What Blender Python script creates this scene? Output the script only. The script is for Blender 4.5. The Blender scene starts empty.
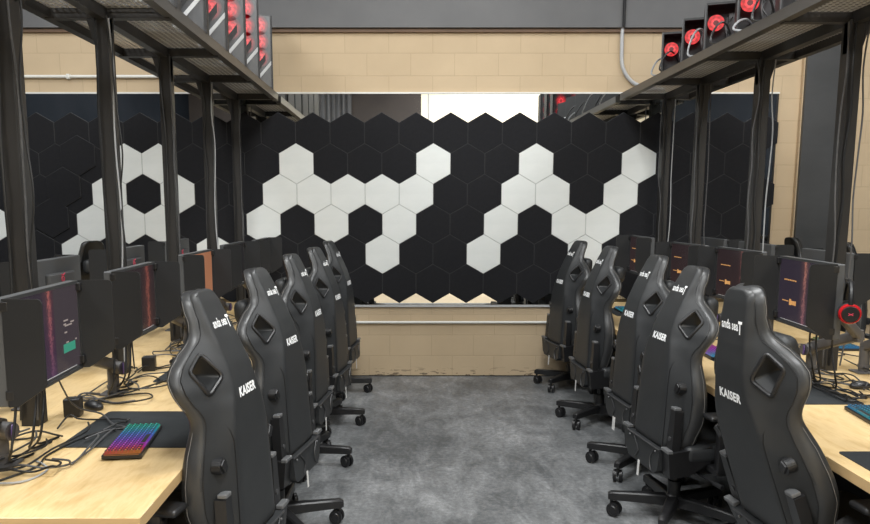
import bpy, bmesh, math, random
from mathutils import Vector, Matrix
R = math.radians
PI = math.pi
random.seed(7)
C = bpy.context.scene.collection

# ------------------------------------------------------------------ materials
def mat(name, col=(.5, .5, .5), rough=.5, metal=0., coat=0., emis=None, estr=0., spec=.5):
    m = bpy.data.materials.new(name); m.use_nodes = True
    b = m.node_tree.nodes['Principled BSDF']
    b.inputs['Base Color'].default_value = (*col, 1)
    b.inputs['Roughness'].default_value = rough
    b.inputs['Metallic'].default_value = metal
    b.inputs['Coat Weight'].default_value = coat
    b.inputs['Specular IOR Level'].default_value = spec
    if emis:
        b.inputs['Emission Color'].default_value = (*emis, 1)
        b.inputs['Emission Strength'].default_value = estr
    return m
class NT:
    def __init__(s, m):
        s.t = m.node_tree; s.b = s.t.nodes.get('Principled BSDF')
    def n(s, typ, **kw):
        x = s.t.nodes.new(typ)
        for k, v in kw.items(): setattr(x, k, v)
        return x
    def l(s, a, b): s.t.links.new(a, b)
    def coord(s, scale=(1, 1, 1), loc=(0, 0, 0), rot=(0, 0, 0)):
        tc = s.n('ShaderNodeTexCoord'); mp = s.n('ShaderNodeMapping')
        mp.inputs['Scale'].default_value = scale; mp.inputs['Location'].default_value = loc
        mp.inputs['Rotation'].default_value = rot
        s.l(tc.outputs['Object'], mp.inputs['Vector']); return mp.outputs['Vector']
    def noise(s, vec, scale, detail=4, rough=.6, dist=0):
        x = s.n('ShaderNodeTexNoise'); x.inputs['Scale'].default_value = scale
        x.inputs['Detail'].default_value = detail; x.inputs['Roughness'].default_value = rough
        x.inputs['Distortion'].default_value = dist
        s.l(vec, x.inputs['Vector']); return x.outputs['Fac']
    def ramp(s, fac, stops):
        x = s.n('ShaderNodeValToRGB'); e = x.color_ramp.elements
        e[0].position, e[0].color = stops[0][0], (*stops[0][1], 1)
        e[1].position, e[1].color = stops[-1][0], (*stops[-1][1], 1)
        for p, c in stops[1:-1]:
            k = e.new(p); k.color = (*c, 1)
        s.l(fac, x.inputs['Fac']); return x.outputs['Color']
    def mix(s, fac, a, b, mode='MIX'):
        x = s.n('ShaderNodeMix', data_type='RGBA', blend_type=mode)
        if isinstance(fac, (int, float)): x.inputs['Factor'].default_value = fac
        else: s.l(fac, x.inputs['Factor'])
        for v, i in ((a, 6), (b, 7)):
            if isinstance(v, tuple): x.inputs[i].default_value = (*v, 1)
            else: s.l(v, x.inputs[i])
        return x.outputs[2]
    def math(s, op, a, b=None, c=None):
        x = s.n('ShaderNodeMath', operation=op)
        for i, v in enumerate((a, b, c)):
            if v is None: continue
            if isinstance(v, (int, float)): x.inputs[i].default_value = v
            else: s.l(v, x.inputs[i])
        return x.outputs[0]
    def bump(s, h, strength=.3, dist=.01):
        x = s.n('ShaderNodeBump'); x.inputs['Strength'].default_value = strength
        x.inputs['Distance'].default_value = dist
        s.l(h, x.inputs['Height']); s.l(x.outputs['Normal'], s.b.inputs['Normal'])
    def sep(s, vec):
        x = s.n('ShaderNodeSeparateXYZ'); s.l(vec, x.inputs[0]); return x.outputs

def mottled(name, c1, c2, scale, rough=.5, stretch=(1, 1, 1), bump=0, **kw):
    m = mat(name, c1, rough, **kw); t = NT(m); v = t.coord(stretch)
    f = t.noise(v, scale)
    t.l(t.ramp(f, [(.3, c1), (.7, c2)]), t.b.inputs['Base Color'])
    if bump: t.bump(t.noise(v, scale * 6, 3), bump, .002)
    return m

M = {}
M['leather'] = mottled('black_leatherette', (.025, .0265, .028), (.031, .033, .035), 9, .46, bump=.05, spec=.42)
M['leather_side'] = mottled('black_leatherette_side', (.030, .031, .032), (.038, .039, .040), 7, .35, bump=.05)
M['plastic'] = mottled('black_plastic', (.012, .012, .013), (.016, .016, .017), 20, .38)
M['plastic_grey'] = mottled('dark_grey_plastic', (.045, .045, .047), (.055, .055, .057), 15, .35)
M['cap_grey'] = mottled('grey_cap_plastic', (.11, .112, .115), (.14, .143, .146), 20, .28)
M['hood'] = mottled('hood_panel', (.0165, .0175, .019), (.021, .022, .024), 5, .5, spec=.35)
M['bezel'] = mottled('monitor_shell', (.03, .031, .032), (.04, .041, .042), 8, .4)
M['monback'] = mottled('monitor_back', (.075, .078, .082), (.09, .094, .098), 4, .42)
M['steel'] = mottled('rack_steel', (.018, .017, .0165), (.031, .0295, .028), 6, .42, stretch=(1, 1, .3), spec=.4)
M['steel_beam'] = mottled('rack_beam_steel', (.045, .042, .038), (.075, .07, .064), 5, .38, stretch=(1, .3, 1))
M['arm'] = mottled('arm_metal', (.085, .081, .080), (.11, .105, .104), 7, .42)
M['cable'] = mottled('cable_black', (.012, .012, .012), (.017, .017, .017), 30, .45)
M['cable_grey'] = mottled('cable_grey', (.30, .31, .32), (.38, .39, .40), 30, .4)
M['cable_dark_grey'] = mottled('cable_dark_grey', (.06, .06, .062), (.09, .09, .092), 30, .4)
M['cable_blue'] = mottled('cable_blue', (.22, .34, .46), (.28, .4, .52), 30, .4)
M['felt_black'] = mottled('felt_black', (.0145, .0148, .017), (.018, .0184, .021), 40, .95, spec=.2, bump=.15)
M['felt_black_edge'] = mottled('felt_black_edge_highlight', (.036, .037, .039), (.045, .046, .048), 40, .9, spec=.2)  # paler bevel colour painted in for the edge highlights
M['felt_white_edge'] = mottled('felt_white_cut_edge', (.50, .52, .51), (.58, .60, .59), 40, .9, spec=.2)
M['felt_white'] = mottled('felt_white', (.74, .77, .755), (.80, .825, .81), 3, .95, stretch=(1, 1, 3), spec=.2)
M['mirror'] = mottled('mirror_silver', (.80, .82, .82), (.82, .84, .84), 1, .012, metal=1.)
M['chrome'] = mottled('chrome', (.6, .6, .6), (.68, .68, .68), 10, .22, metal=1.)
M['white_paint'] = mottled('white_paint', (.72, .72, .68), (.8, .8, .76), 8, .4)
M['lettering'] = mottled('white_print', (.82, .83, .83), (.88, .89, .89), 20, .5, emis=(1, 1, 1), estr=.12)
M['thread'] = mottled('grey_thread', (.16, .155, .145), (.21, .20, .19), 60, .7)
M['tag'] = mottled('white_tag', (.70, .70, .68), (.8, .8, .78), 20, .6)
M['mat_black'] = mottled('desk_mat_cloth', (.020, .023, .025), (.026, .029, .031), 30, .8, spec=.3)
M['red_gloss'] = mottled('red_gloss', (.45, .01, .015), (.55, .015, .02), 10, .25)
M['red_print'] = mottled('red_print', (.6, .05, .10), (.7, .07, .12), 20, .5)
M['pc_panel'] = mottled('pc_panel', (.050, .052, .056), (.075, .078, .083), 4, .25)
M['pc_dark'] = mottled('pc_dark', (.008, .008, .009), (.012, .012, .013), 10, .5)
M['silver'] = mottled('silver_strip', (.42, .43, .44), (.52, .53, .54), 10, .3)
M['under'] = mottled('under_desk_black', (.01, .01, .012), (.016, .016, .018), 6, .7)
M['curtain'] = mottled('curtain_cloth', (.10, .10, .105), (.15, .15, .155), 5, .8, stretch=(6, 1, .4))

# felt hexagon shells share a slim bevel; walls
def wall_block(name, base, mortar, bright=1.):
    m = mat(name, base, .75, spec=.3); t = NT(m)
    tc = t.n('ShaderNodeTexCoord'); s = t.sep(tc.outputs['Object'])
    cm = t.n('ShaderNodeCombineXYZ')
    t.l(t.math('ADD', s[0], s[1]), cm.inputs[0]); t.l(s[2], cm.inputs[1])
    br = t.n('ShaderNodeTexBrick'); br.offset = .5
    br.inputs['Scale'].default_value = 1.; br.inputs['Brick Width'].default_value = .406
    br.inputs['Row Height'].default_value = .2032; br.inputs['Mortar Size'].default_value = .0045
    br.inputs['Mortar Smooth'].default_value = .4; br.inputs['Bias'].default_value = -.2
    br.inputs['Color1'].default_value = (*base, 1)
    br.inputs['Color2'].default_value = (*[x * .955 for x in base], 1)
    br.inputs['Mortar'].default_value = (*mortar, 1)
    t.l(cm.outputs[0], br.inputs['Vector'])
    nz = t.noise(t.coord(), 2.2, 5)
    dark = t.ramp(nz, [(.3, (.93, .92, .90)), (.75, (1.03, 1.03, 1.02))])
    col = t.mix(1., br.outputs['Color'], dark, 'MULTIPLY')
    # scuffs along the foot of the wall
    low = t.math('SUBTRACT', .10, s[2]); low = t.math('MULTIPLY', low, 9)
    sc = t.math('MULTIPLY', t.math('GREATER_THAN', t.noise(t.coord((3, 1, 12)), 3.5, 5), .58), low); 
    sc = t.math('MINIMUM', t.math('MAXIMUM', sc, 0), .75)
    col = t.mix(sc, col, (.06, .045, .035))
    t.l(col, t.b.inputs['Base Color'])
    inv = t.math('SUBTRACT', 1, br.outputs['Fac'])
    h = t.math('ADD', inv, t.math('MULTIPLY', t.noise(t.coord(), 60, 4), .18))
    t.bump(h, .35, .005)
    return m
M['block'] = wall_block('beige_block', (.565, .445, .30), (.50, .39, .26))
M['band'] = mottled('grey_band_paint', (.115, .117, .122), (.135, .137, .142), 2, .6)
M['brown'] = mottled('brown_painted_shadow', (.16, .105, .07), (.2, .13, .09), 4, .7)
M['pilaster'] = mottled('grey_pilaster_paint', (.050, .052, .054), (.070, .072, .075), 1.3, .4, stretch=(1, 1, 2.5))
M['cream'] = mottled('cream_wall', (.88, .74, .50), (.97, .90, .74), .45, .8)
M['dark_wall'] = mottled('dark_wall', (.035, .028, .026), (.06, .048, .042), .7, .8)
M['navy_wall'] = mottled('dark_navy_paint', (.010, .013, .018), (.017, .020, .026), .7, .9, spec=.05)
M['ceiling'] = mottled('grey_ceiling', (.25, .25, .25), (.3, .3, .3), 1, .8)

def floor_mat():
    m = mat('dark_concrete', (.1, .1, .1), .5, spec=.45); t = NT(m); v = t.coord()
    a = t.noise(v, 1.1, 8, .62, .6); b = t.noise(t.coord((1, .45, 1)), 6.5, 10, .78, .5); c = t.noise(v, 36, 5, .75)
    f = t.math('ADD', t.math('MULTIPLY', a, .36), t.math('ADD', t.math('MULTIPLY', b, .42), t.math('MULTIPLY', c, .22)))
    col = t.ramp(f, [(.37, (.055, .059, .062)), (.455, (.118, .124, .128)), (.53, (.21, .217, .222)), (.63, (.40, .408, .413))])
    t.l(col, t.b.inputs['Base Color'])
    t.l(t.ramp(b, [(.3, (.42,) * 3), (.7, (.62,) * 3)]), t.b.inputs['Roughness'])
    t.bump(c, .12, .003)
    return m
M['floor'] = floor_mat()
M['floor_pale'] = mottled('unseen_pale_floor', (.52, .41, .27), (.6, .48, .33), 3, .5)

def wood_mat():
    m = mat('birch_veneer', (.75, .55, .28), .34, coat=.15, spec=.45); t = NT(m)
    v = t.coord((2.2, 1.0, 1)); w = t.noise(v, 1.6, 4, .55, 1.6)
    g = t.noise(t.coord((9, 1.2, 1)), 6, 4, .6, .8)
    f = t.math('ADD', t.math('MULTIPLY', w, .7), t.math('MULTIPLY', g, .3))
    rings = t.math('PINGPONG', t.math('MULTIPLY', f, 6.), 1.)
    col = t.ramp(rings, [(0, (.53, .35, .145)), (.3, (.62, .43, .195)), (.65, (.68, .485, .235)), (1, (.74, .545, .285))])
    t.l(col, t.b.inputs['Base Color']); return m
M['wood'] = wood_mat()
M['wood_edge'] = mottled('birch_edge', (.50, .34, .165), (.58, .40, .20), 8, .45, stretch=(1, .2, 8))

def perforated():
    m = mat('perforated_steel', (.05, .05, .05), .4); t = NT(m)
    tc = t.n('ShaderNodeTexCoord'); s = t.sep(tc.outputs['Object'])
    fx = t.math('PINGPONG', t.math('MULTIPLY', s[0], 60), 1); fy = t.math('PINGPONG', t.math('MULTIPLY', s[1], 60), 1)
    hole = t.math('MULTIPLY', t.math('GREATER_THAN', fx, .28), t.math('GREATER_THAN', fy, .30))
    t.l(t.math('SUBTRACT', 1, t.math('MULTIPLY', hole, .9)), t.b.inputs['Alpha'])
    t.b.inputs['Base Color'].default_value = (.55, .55, .55, 1)
    return m
M['mesh_deck'] = perforated()
M['glass_dark'] = mat('smoked_glass', (.02, .02, .02), .08); M['glass_dark'].node_tree.nodes['Principled BSDF'].inputs['Alpha'].default_value = .35

def fan_mat(name='red_fan_glow', base=(.1, .0, .0), rad=.062, soft=False):
    m = mat(name, base, .4 if not soft else .25); t = NT(m)
    s = t.sep(t.coord()); r = t.math('SQRT', t.math('ADD', t.math('MULTIPLY', s[0], s[0]), t.math('MULTIPLY', s[2], s[2])))
    ang = t.math('ARCTAN2', s[2], s[0])
    sw = t.math('SINE', t.math('ADD', t.math('MULTIPLY', ang, 7), t.math('MULTIPLY', r, 90)))
    base = t.ramp(t.math('MULTIPLY', r, 1 / rad), [(0, (.25, .0, .005)), (.20, (.5, .01, .015)), (.26, (1, .06, .07)), (.36, (.9, .03, .04)), (.5, (.45, .006, .01)), (.62, (.5, .006, .01)), (.72, (.18, .001, .003)), (1, (0, 0, 0))] if soft else [(0, (.02, 0, 0)), (.26, (.03, 0, 0)), (.33, (1, .07, .075)), (.46, (.9, .03, .035)), (.56, (.40, .004, .006)), (.8, (.6, .006, .01)), (.93, (.8, .015, .02)), (1, (.5, .0, .005))])
    mul = t.math('ADD', t.math('MULTIPLY', sw, .22), .85)
    cb = t.n('ShaderNodeCombineXYZ')
    for i in range(3): t.l(mul, cb.inputs[i])
    col = t.mix(1., base, cb.outputs[0], 'MULTIPLY')
    t.l(col, t.b.inputs['Emission Color']); t.b.inputs['Emission Strength'].default_value = 1.25
    return m
M['fan'] = fan_mat()
M['fan_soft'] = fan_mat('red_fan_painted_halo', (.06, .062, .067), .088, True)  # fan disc fading out into a glow halo painted over the panel

def screen_mat(name, bg_top, bg_bot, x0, width, c_top, c_bot, strength=1., panel=None, glow=.25):
    """a dark lock screen with a ragged glowing column; x0/width in metres from the screen centre"""
    m = mat(name, (.004, .004, .005), .25); t = NT(m); vec = t.coord(); s = t.sep(vec)
    h = t.math('ADD', t.math('MULTIPLY', s[2], 1 / .30), .5)
    bg = t.ramp(h, [(0, bg_bot), (1, bg_top)])
    wob = t.noise(t.coord((1, 1, 1)), 14, 5, .7)
    xx = t.math('ADD', s[0], t.math('MULTIPLY', t.math('SUBTRACT', wob, .5), width * 2.4))
    d = t.math('ABSOLUTE', t.math('SUBTRACT', xx, x0))
    soft = t.math('MAXIMUM', t.math('SUBTRACT', 1, t.math('MULTIPLY', d, 1 / (width * 2.6))), 0)
    core = t.math('MAXIMUM', t.math('SUBTRACT', 1, t.math('MULTIPLY', d, 1 / width)), 0)
    fil = t.math('GREATER_THAN', t.math('MULTIPLY', t.math('POWER', soft, .6), t.noise(t.coord((2, 1, 1)), 60, 5, .85, 1.2)), .455)
    c = t.ramp(h, [(.05, c_bot), (.95, c_top)])
    col = t.mix(t.math('MULTIPLY', soft, glow), bg, c)
    col = t.mix(t.math('MULTIPLY', fil, .8), col, c)
    if panel:
        right = t.math('GREATER_THAN', s[0], panel[0]); col = t.mix(right, col, panel[1])
    t.l(col, t.b.inputs['Emission Color']); t.b.inputs['Emission Strength'].default_value = strength
    return m
M['scr_login'] = screen_mat('login_screen', (.028, .020, .030), (.034, .018, .044), .03, .022, (.42, .12, .10), (.12, .05, .11), 1, (.065, (.046, .036, .042)), .14)
M['scr_red'] = screen_mat('red_splash_screen', (.022, .014, .016), (.035, .020, .018), .165, .032, (.24, .065, .05), (.24, .08, .055), 1, None, .16)
M['scr_orange'] = screen_mat('orange_screen', (.30, .12, .06), (.33, .14, .07), .1, .05, (.34, .15, .08), (.32, .13, .07), 1)
M['scr_promo'] = screen_mat('promo_screen', (.026, .019, .030), (.028, .021, .033), .0, .02, (.42, .17, .12), (.24, .10, .12), 1, None, .16)
M['scr_promo_dim'] = screen_mat('dim_promo_screen', (.022, .013, .014), (.028, .016, .016), .06, .02, (.24, .09, .075), (.12, .05, .05), 1, None, .12)
M['scr_dim'] = screen_mat('dark_screen', (.012, .011, .012), (.012, .011, .012), .1, .02, (.03, .02, .02), (.02, .015, .02), 1, None, .1)
M['orange_text'] = mat('orange_text', (.02, .01, .0), .5, emis=(.85, .42, .14), estr=.75)
M['pale_text'] = mat('pale_text', (.02, .02, .02), .5, emis=(.6, .5, .45), estr=.5)
M['green_button'] = mat('green_button', (.0, .05, .03), .5, emis=(.04, .22, .15), estr=1.)
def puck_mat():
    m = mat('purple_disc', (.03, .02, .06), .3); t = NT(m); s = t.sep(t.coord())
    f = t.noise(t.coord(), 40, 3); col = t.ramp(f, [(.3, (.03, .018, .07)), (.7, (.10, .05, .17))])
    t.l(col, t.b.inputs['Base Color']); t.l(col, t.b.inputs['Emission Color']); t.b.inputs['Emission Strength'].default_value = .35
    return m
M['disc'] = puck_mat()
def rgb_mat(name, stops, strength=1.0):
    m = mat(name, (.02, .02, .02), .4); t = NT(m); s = t.sep(t.coord())
    h = t.math('ADD', t.math('MULTIPLY', s[0], 1 / .36), .5)
    h = t.math('ADD', h, t.math('MULTIPLY', s[1], .6))
    t.l(t.ramp(h, stops), t.b.inputs['Emission Color']); t.b.inputs['Emission Strength'].default_value = strength
    return m
M['rgb'] = rgb_mat('rainbow_backlight', [(0, (.9, .28, .03)), (.10, (1, .05, .10)), (.22, (.8, .05, .8)), (.42, (.30, .10, 1)), (.62, (.05, .3, 1)), (.8, (.0, .65, .7)), (1, (.0, .8, .45))])
M['teal'] = rgb_mat('teal_backlight', [(0, (.02, .35, .8)), (.4, (.0, .6, .75)), (.7, (.05, .5, .6)), (1, (.5, .5, .1))], .9)
M['magenta'] = rgb_mat('magenta_backlight', [(0, (.9, .0, .35)), (.5, (.7, .05, .9)), (1, (.0, .5, .8))], 1.0)
for _k, _f in (('rgb', .30), ('teal', .26), ('magenta', .34)):
    _m = M[_k].copy(); _m.node_tree.nodes['Principled BSDF'].inputs['Emission Strength'].default_value = _f; M[_k + '_dim'] = _m
M['key'] = mottled('keycap', (.016, .017, .018), (.022, .023, .024), 30, .5)

# ------------------------------------------------------------------ mesh helpers
class MB:
    def __init__(s): s.bm = bmesh.new(); s.slot = 0
    def _new(s, geo):
        for g in geo:
            if isinstance(g, bmesh.types.BMFace): g.material_index = s.slot
    def box(s, c, size, rot=None, bev=0., seg=2):
        r = bmesh.ops.create_cube(s.bm, size=1.)
        vs = r['verts']
        mtx = Matrix.Translation(c) @ (rot.to_4x4() if rot else Matrix()) @ Matrix.Diagonal((*size, 1))
        bmesh.ops.transform(s.bm, matrix=mtx, verts=vs)
        fs = list({f for v in vs for f in v.link_faces}); s._new(fs)
        if bev:
            es = list({e for v in vs for e in v.link_edges})
            rr = bmesh.ops.bevel(s.bm, geom=es, offset=bev, segments=seg, profile=.5, affect='EDGES')
            s._new(rr['faces'])
        return s
    def cyl(s, a, b, r1, r2=None, n=16, caps=True):
        a, b = Vector(a), Vector(b); d = b - a; r2 = r1 if r2 is None else r2
        q = d.to_track_quat('Z', 'Y').to_matrix().to_4x4()
        r = bmesh.ops.create_cone(s.bm, cap_ends=caps, segments=n, radius1=r1, radius2=r2, depth=d.length)
        bmesh.ops.transform(s.bm, matrix=Matrix.Translation((a + b) / 2) @ q, verts=r['verts'])
        s._new(list({f for v in r['verts'] for f in v.link_faces})); return s
    def sphere(s, c, r, sc=(1, 1, 1), u=16, v=10):
        k = bmesh.ops.create_uvsphere(s.bm, u_segments=u, v_segments=v, radius=r)
        bmesh.ops.transform(s.bm, matrix=Matrix.Translation(c) @ Matrix.Diagonal((*sc, 1)), verts=k['verts'])
        s._new(list({f for w in k['verts'] for f in w.link_faces})); return s
    def tube(s, pts, r, n=6, closed=False, smooth=True):
        P = [Vector(p) for p in pts]
        if smooth and len(P) > 2: P = catmull(P, 5, closed)
        N = len(P); rings = []; up = Vector((0.013, 0.021, 1)); prev = None
        for i, p in enumerate(P):
            if closed: t = (P[(i + 1) % N] - P[i - 1])
            else: t = P[min(i + 1, N - 1)] - P[max(i - 1, 0)]
            if t.length < 1e-9: t = Vector((0, 0, 1))
            t.normalize()
            if prev is None:
                x = t.cross(up)
                if x.length < 1e-3: x = t.cross(Vector((1, 0, 0)))
            else: x = prev - t * prev.dot(t)
            x.normalize(); prev = x; y = t.cross(x)
            rings.append([s.bm.verts.new(p + (x * math.cos(2 * PI * k / n) + y * math.sin(2 * PI * k / n)) * r) for k in range(n)])
        for i in range(N if closed else N - 1):
            a, b = rings[i], rings[(i + 1) % N]
            for k in range(n):
                f = s.bm.faces.new((a[k], a[(k + 1) % n], b[(k + 1) % n], b[k])); f.material_index = s.slot
        if not closed:
            for ring, fl in ((rings[0], True), (rings[-1], False)):
                f = s.bm.faces.new(ring[::-1] if fl else ring); f.material_index = s.slot
        return s
    def prism(s, poly, z0, z1, frame=None):
        """poly: list of 2d points extruded from z0 to z1; frame: Matrix placing (x,y,z)"""
        F = frame or Matrix()
        a = [s.bm.verts.new(F @ Vector((x, y, z0))) for x, y in poly]
        b = [s.bm.verts.new(F @ Vector((x, y, z1))) for x, y in poly]
        n = len(poly); fs = [s.bm.faces.new(a[::-1]), s.bm.faces.new(b)]
        for i in range(n): fs.append(s.bm.faces.new((a[i], a[(i + 1) % n], b[(i + 1) % n], b[i])))
        s._new(fs); return s
    def mesh(s, name, mats, smooth=False, ang=40):
        me = bpy.data.meshes.new(name)
        bmesh.ops.recalc_face_normals(s.bm, faces=s.bm.faces[:])
        s.bm.to_mesh(me); s.bm.free()
        for m in (mats if isinstance(mats, (list, tuple)) else [mats]): me.materials.append(M[m] if isinstance(m, str) else m)
        if smooth:
            me.shade_smooth()
            try: me.set_sharp_from_angle(angle=R(ang))
            except Exception: pass
        return me
    def build(s, name, mats, parent=None, smooth=True, loc=(0, 0, 0), rot=None, ang=40):
        return link(name, s.mesh(name, mats, smooth, ang), parent, loc, rot)
def link(name, data, parent=None, loc=(0, 0, 0), rot=None):
    o = bpy.data.objects.new(name, data); C.objects.link(o); o.parent = parent; o.location = loc
    if rot: o.rotation_euler = rot
    return o
def catmull(P, k=5, closed=False):
    out = []; n = len(P)
    for i in range(n if closed else n - 1):
        if closed: p0, p1, p2, p3 = P[i - 1], P[i], P[(i + 1) % n], P[(i + 2) % n]
        else: p0, p1, p2, p3 = P[max(i - 1, 0)], P[i], P[i + 1], P[min(i + 2, n - 1)]
        for j in range(k):
            t = j / k
            out.append(.5 * ((2 * p1) + (p2 - p0) * t + (2 * p0 - 5 * p1 + 4 * p2 - p3) * t * t + (3 * p1 - p0 - 3 * p2 + p3) * t ** 3))
    if not closed: out.append(P[-1])
    return out
def tag(o, label, cat, group=None, kind=None):
    if label: o['label'] = label
    if cat: o['category'] = cat
    if group: o['group'] = group
    if kind: o['kind'] = kind
    return o
def thing(name, label, cat, loc=(0, 0, 0), rz=0, group=None):
    o = bpy.data.objects.new(name, None); C.objects.link(o); o.empty_display_size = .1
    o.location = loc; o.rotation_euler = (0, 0, rz)
    return tag(o, label, cat, group)
def struct(o): o['kind'] = 'structure'; return o
def dup(o, parent=None):
    c = o.copy(); C.objects.link(c); c.parent = parent
    for ch in list(o.children): dup(ch, c)
    return c
def child(o, stem):
    for c in o.children:
        if c.name.split('.')[0] == stem: return c
def itp(tab, x):
    if x <= tab[0][0]: return tab[0][1]
    for (a, b), (c, d) in zip(tab, tab[1:]):
        if x <= c:
            t = (x - a) / (c - a); t = t * t * (3 - 2 * t) * .5 + t * .5
            return b + (d - b) * t
    return tab[-1][1]
def rounded_poly(pts, r, k=4):
    out = []; n = len(pts)
    for i in range(n):
        p, a, b = Vector(pts[i]), Vector(pts[i - 1]), Vector(pts[(i + 1) % n])
        rr = min(r, (a - p).length * .45, (b - p).length * .45)
        s, e = p + (a - p).normalized() * rr, p + (b - p).normalized() * rr
        for j in range(k + 1):
            t = j / k; out.append(tuple((1 - t) ** 2 * s + 2 * t * (1 - t) * p + t * t * e))
    return out
def evaluated(o):
    dg = bpy.context.evaluated_depsgraph_get(); dg.update()
    return bpy.data.meshes.new_from_object(o.evaluated_get(dg))
def text_mesh(body, size, bold=0., shear=0., narrow=1.):
    cu = bpy.data.curves.new('lettering', 'FONT'); cu.body = body; cu.size = size
    cu.align_x = 'CENTER'; cu.align_y = 'CENTER'; cu.offset = bold; cu.shear = shear; cu.extrude = .0004; cu.space_character = narrow
    o = bpy.data.objects.new('lettering', cu); C.objects.link(o)
    me = evaluated(o); bpy.data.objects.remove(o); bpy.data.curves.remove(cu)
    return me

# ------------------------------------------------------------------ setting
D = 7.09
CL, CR = -5.4, 6.2
b = MB(); b.box((.4, 4.35, -.05), (11.6, 5.5, .1)); fl = struct(b.build('floor', 'floor', None, False))
b = MB(); b.box((.4, -1.45, -.05), (11.6, 6.1, .1)); struct(b.build('floor', 'floor_pale', None, False))  # unseen floor stretch, its beige made up to show in the mirror's foot
b = MB(); b.box((.4, D + .1, 2.5), (11.6, .2, 5.0)); struct(b.build('wall_back', 'block', None, False))
b = MB(); b.box((CL - .1, 1.3, 2.5), (.2, 11.6, 5.0)); struct(b.build('wall_left', 'navy_wall', None, False))
b = MB(); b.box((CR + .1, 1.3, 2.5), (.2, 11.6, 5.0)); struct(b.build('wall_right', 'navy_wall', None, False))
b = MB(); b.box((3.25, -4.6, 2.5), (5.9, .2, 5.0)); struct(b.build('wall_front', 'cream', None, False))
b = MB(); b.box((-2.55, -4.6, 2.5), (5.7, .2, 5.0)); struct(b.build('wall_front', 'dark_wall', None, False))
b = MB(); b.box((.4, 1.3, 5.05), (11.6, 12, .1)); struct(b.build('ceiling', 'ceiling', None, False))
b = MB(); b.box((.4, D - .03, 4.13), (11.6, .06, 1.73)); struct(b.build('trim_1', 'band', None, False))
b = MB(); b.box((.4, D - .015, 3.246), (11.6, .03, .03)); struct(b.build('painted_shadow_strip', 'brown', None, False))  # brown strip painted in as the shadow under the grey band
b = MB(); b.box((3.845, D - .035, 1.62), (.39, .07, 3.24)); struct(b.build('trim_3', 'pilaster', None, False))
b = MB(); b.box((3.645, D - .02, 1.62), (.012, .04, 3.24)); struct(b.build('trim_4', 'block', None, False))
b = MB(); b.box((.4, D - .004, .004), (11.6, .008, .008)); struct(b.build('wall_foot_line', 'under', None, False))  # thin dark line drawn along the wall foot; there is no baseboard

# the big mirror behind the felt hexagons
mr = thing('wall_mirror', 'wide mirror fixed to the beige block wall behind the hexagon panels', 'mirror', (0, D, .70))
b = MB(); b.box((-.66, -.008, .995), (8.16, .012, 1.97)); b.build('mirror_glass', 'mirror', mr, False)
b = MB(); b.box((-.66, -.012, -.004), (8.2, .024, .02)); b.build('bottom_channel', 'silver', mr, False)
b = MB(); b.box((-.66, -.012, 1.99), (8.2, .022, .014)); b.build('top_channel', 'white_paint', mr, False)
b = MB(); b.box((3.428, -.010, .995), (.014, .020, 1.99)); b.build('side_channel', 'steel', mr, False)
for sx in (-3.70, .18):
    b = MB(); b.box((sx, -.0155, 1.85), (.012, .003, .26)); b.build('seam_strip', 'silver', mr, False)

# pipes on the wall
b = MB(); b.tube([(-4.9, D - .02, .536), (5, D - .02, .536)], .013, 10, smooth=False)
tag(b.build('wall_pipe', 'white_paint'), 'thin white pipe running level along the block wall under the mirror', 'pipe')
b = MB(); b.tube([(-4.9, D - .02, 2.837), (-1.9, D - .02, 2.837)], .015, 10, smooth=False)
for x in (-4.2, -3.15, -2.2): b.box((x, D - .02, 2.837), (.03, .04, .045), bev=.004)
tag(b.build('wall_conduit', 'white_paint'), 'grey conduit running level on the beige wall above the mirror', 'pipe')
b = MB(); b.tube([(1.95, D - .075, 4.6), (1.955, D - .075, 3.27)], .014, 8, smooth=False); 
dc = b.build('drop_conduit', 'under')
tag(dc, 'bent conduit dropping from the grey band to the overhead shelf', 'pipe')
b = MB(); b.tube([(1.955, D - .03, 3.30), (1.955, D - .03, 3.10), (1.97, D - .03, 2.92), (2.06, D - .03, 2.79), (2.2, D - .03, 2.735), (2.36, D - .03, 2.72)], .017, 10)
b.build('flexible_bend', 'silver', dc)

# ------------------------------------------------------------------ felt hexagons
HW, HP, HC = .3216, .2828, .0932
Z1 = 2.517 - .19
def hex_poly(hw, hc, hs):
    return [(0, hs / 2 + hc), (-hw / 2, hs / 2), (-hw / 2, -hs / 2), (0, -hs / 2 - hc), (hw / 2, -hs / 2), (hw / 2, hs / 2)]
def hexagon_mesh(m, edge, thick=.012):
    b = MB(); g = .0; hs = HP - HC
    outer = hex_poly(HW - g * 2, HC - g * .6, hs - g); inner = hex_poly(HW - .0085, HC - .0026, hs - .0045)
    lo = [b.bm.verts.new((x, 0, z)) for x, z in outer]; mid = [b.bm.verts.new((x, -thick * .7, z)) for x, z in outer]
    up = [b.bm.verts.new((x, -thick, z)) for x, z in inner]
    for A, B in ((lo, mid), (mid, up)):
        for i in range(6): b.bm.faces.new((A[i], A[(i + 1) % 6], B[(i + 1) % 6], B[i]))
    for f in b.bm.faces: f.material_index = 1
    b.bm.faces.new(up); b.bm.faces.new(lo[::-1])
    return b.mesh('hexagon_panel', [m, edge])
hexm = {'black': hexagon_mesh('felt_black', 'felt_black_edge'), 'white': hexagon_mesh('felt_white', 'felt_white_edge')}
white = {2: [0, 4, 7, 10, -4, -5], 3: [-1, 0, 1, 2, 3, 6, 7, 9, -6, -4], 4: [-1, 1, 3, 6, 8, 9, -6, -5, -4, -9], 5: [2, 5, 8, -7, -3], 1: [], 6: []}
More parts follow.
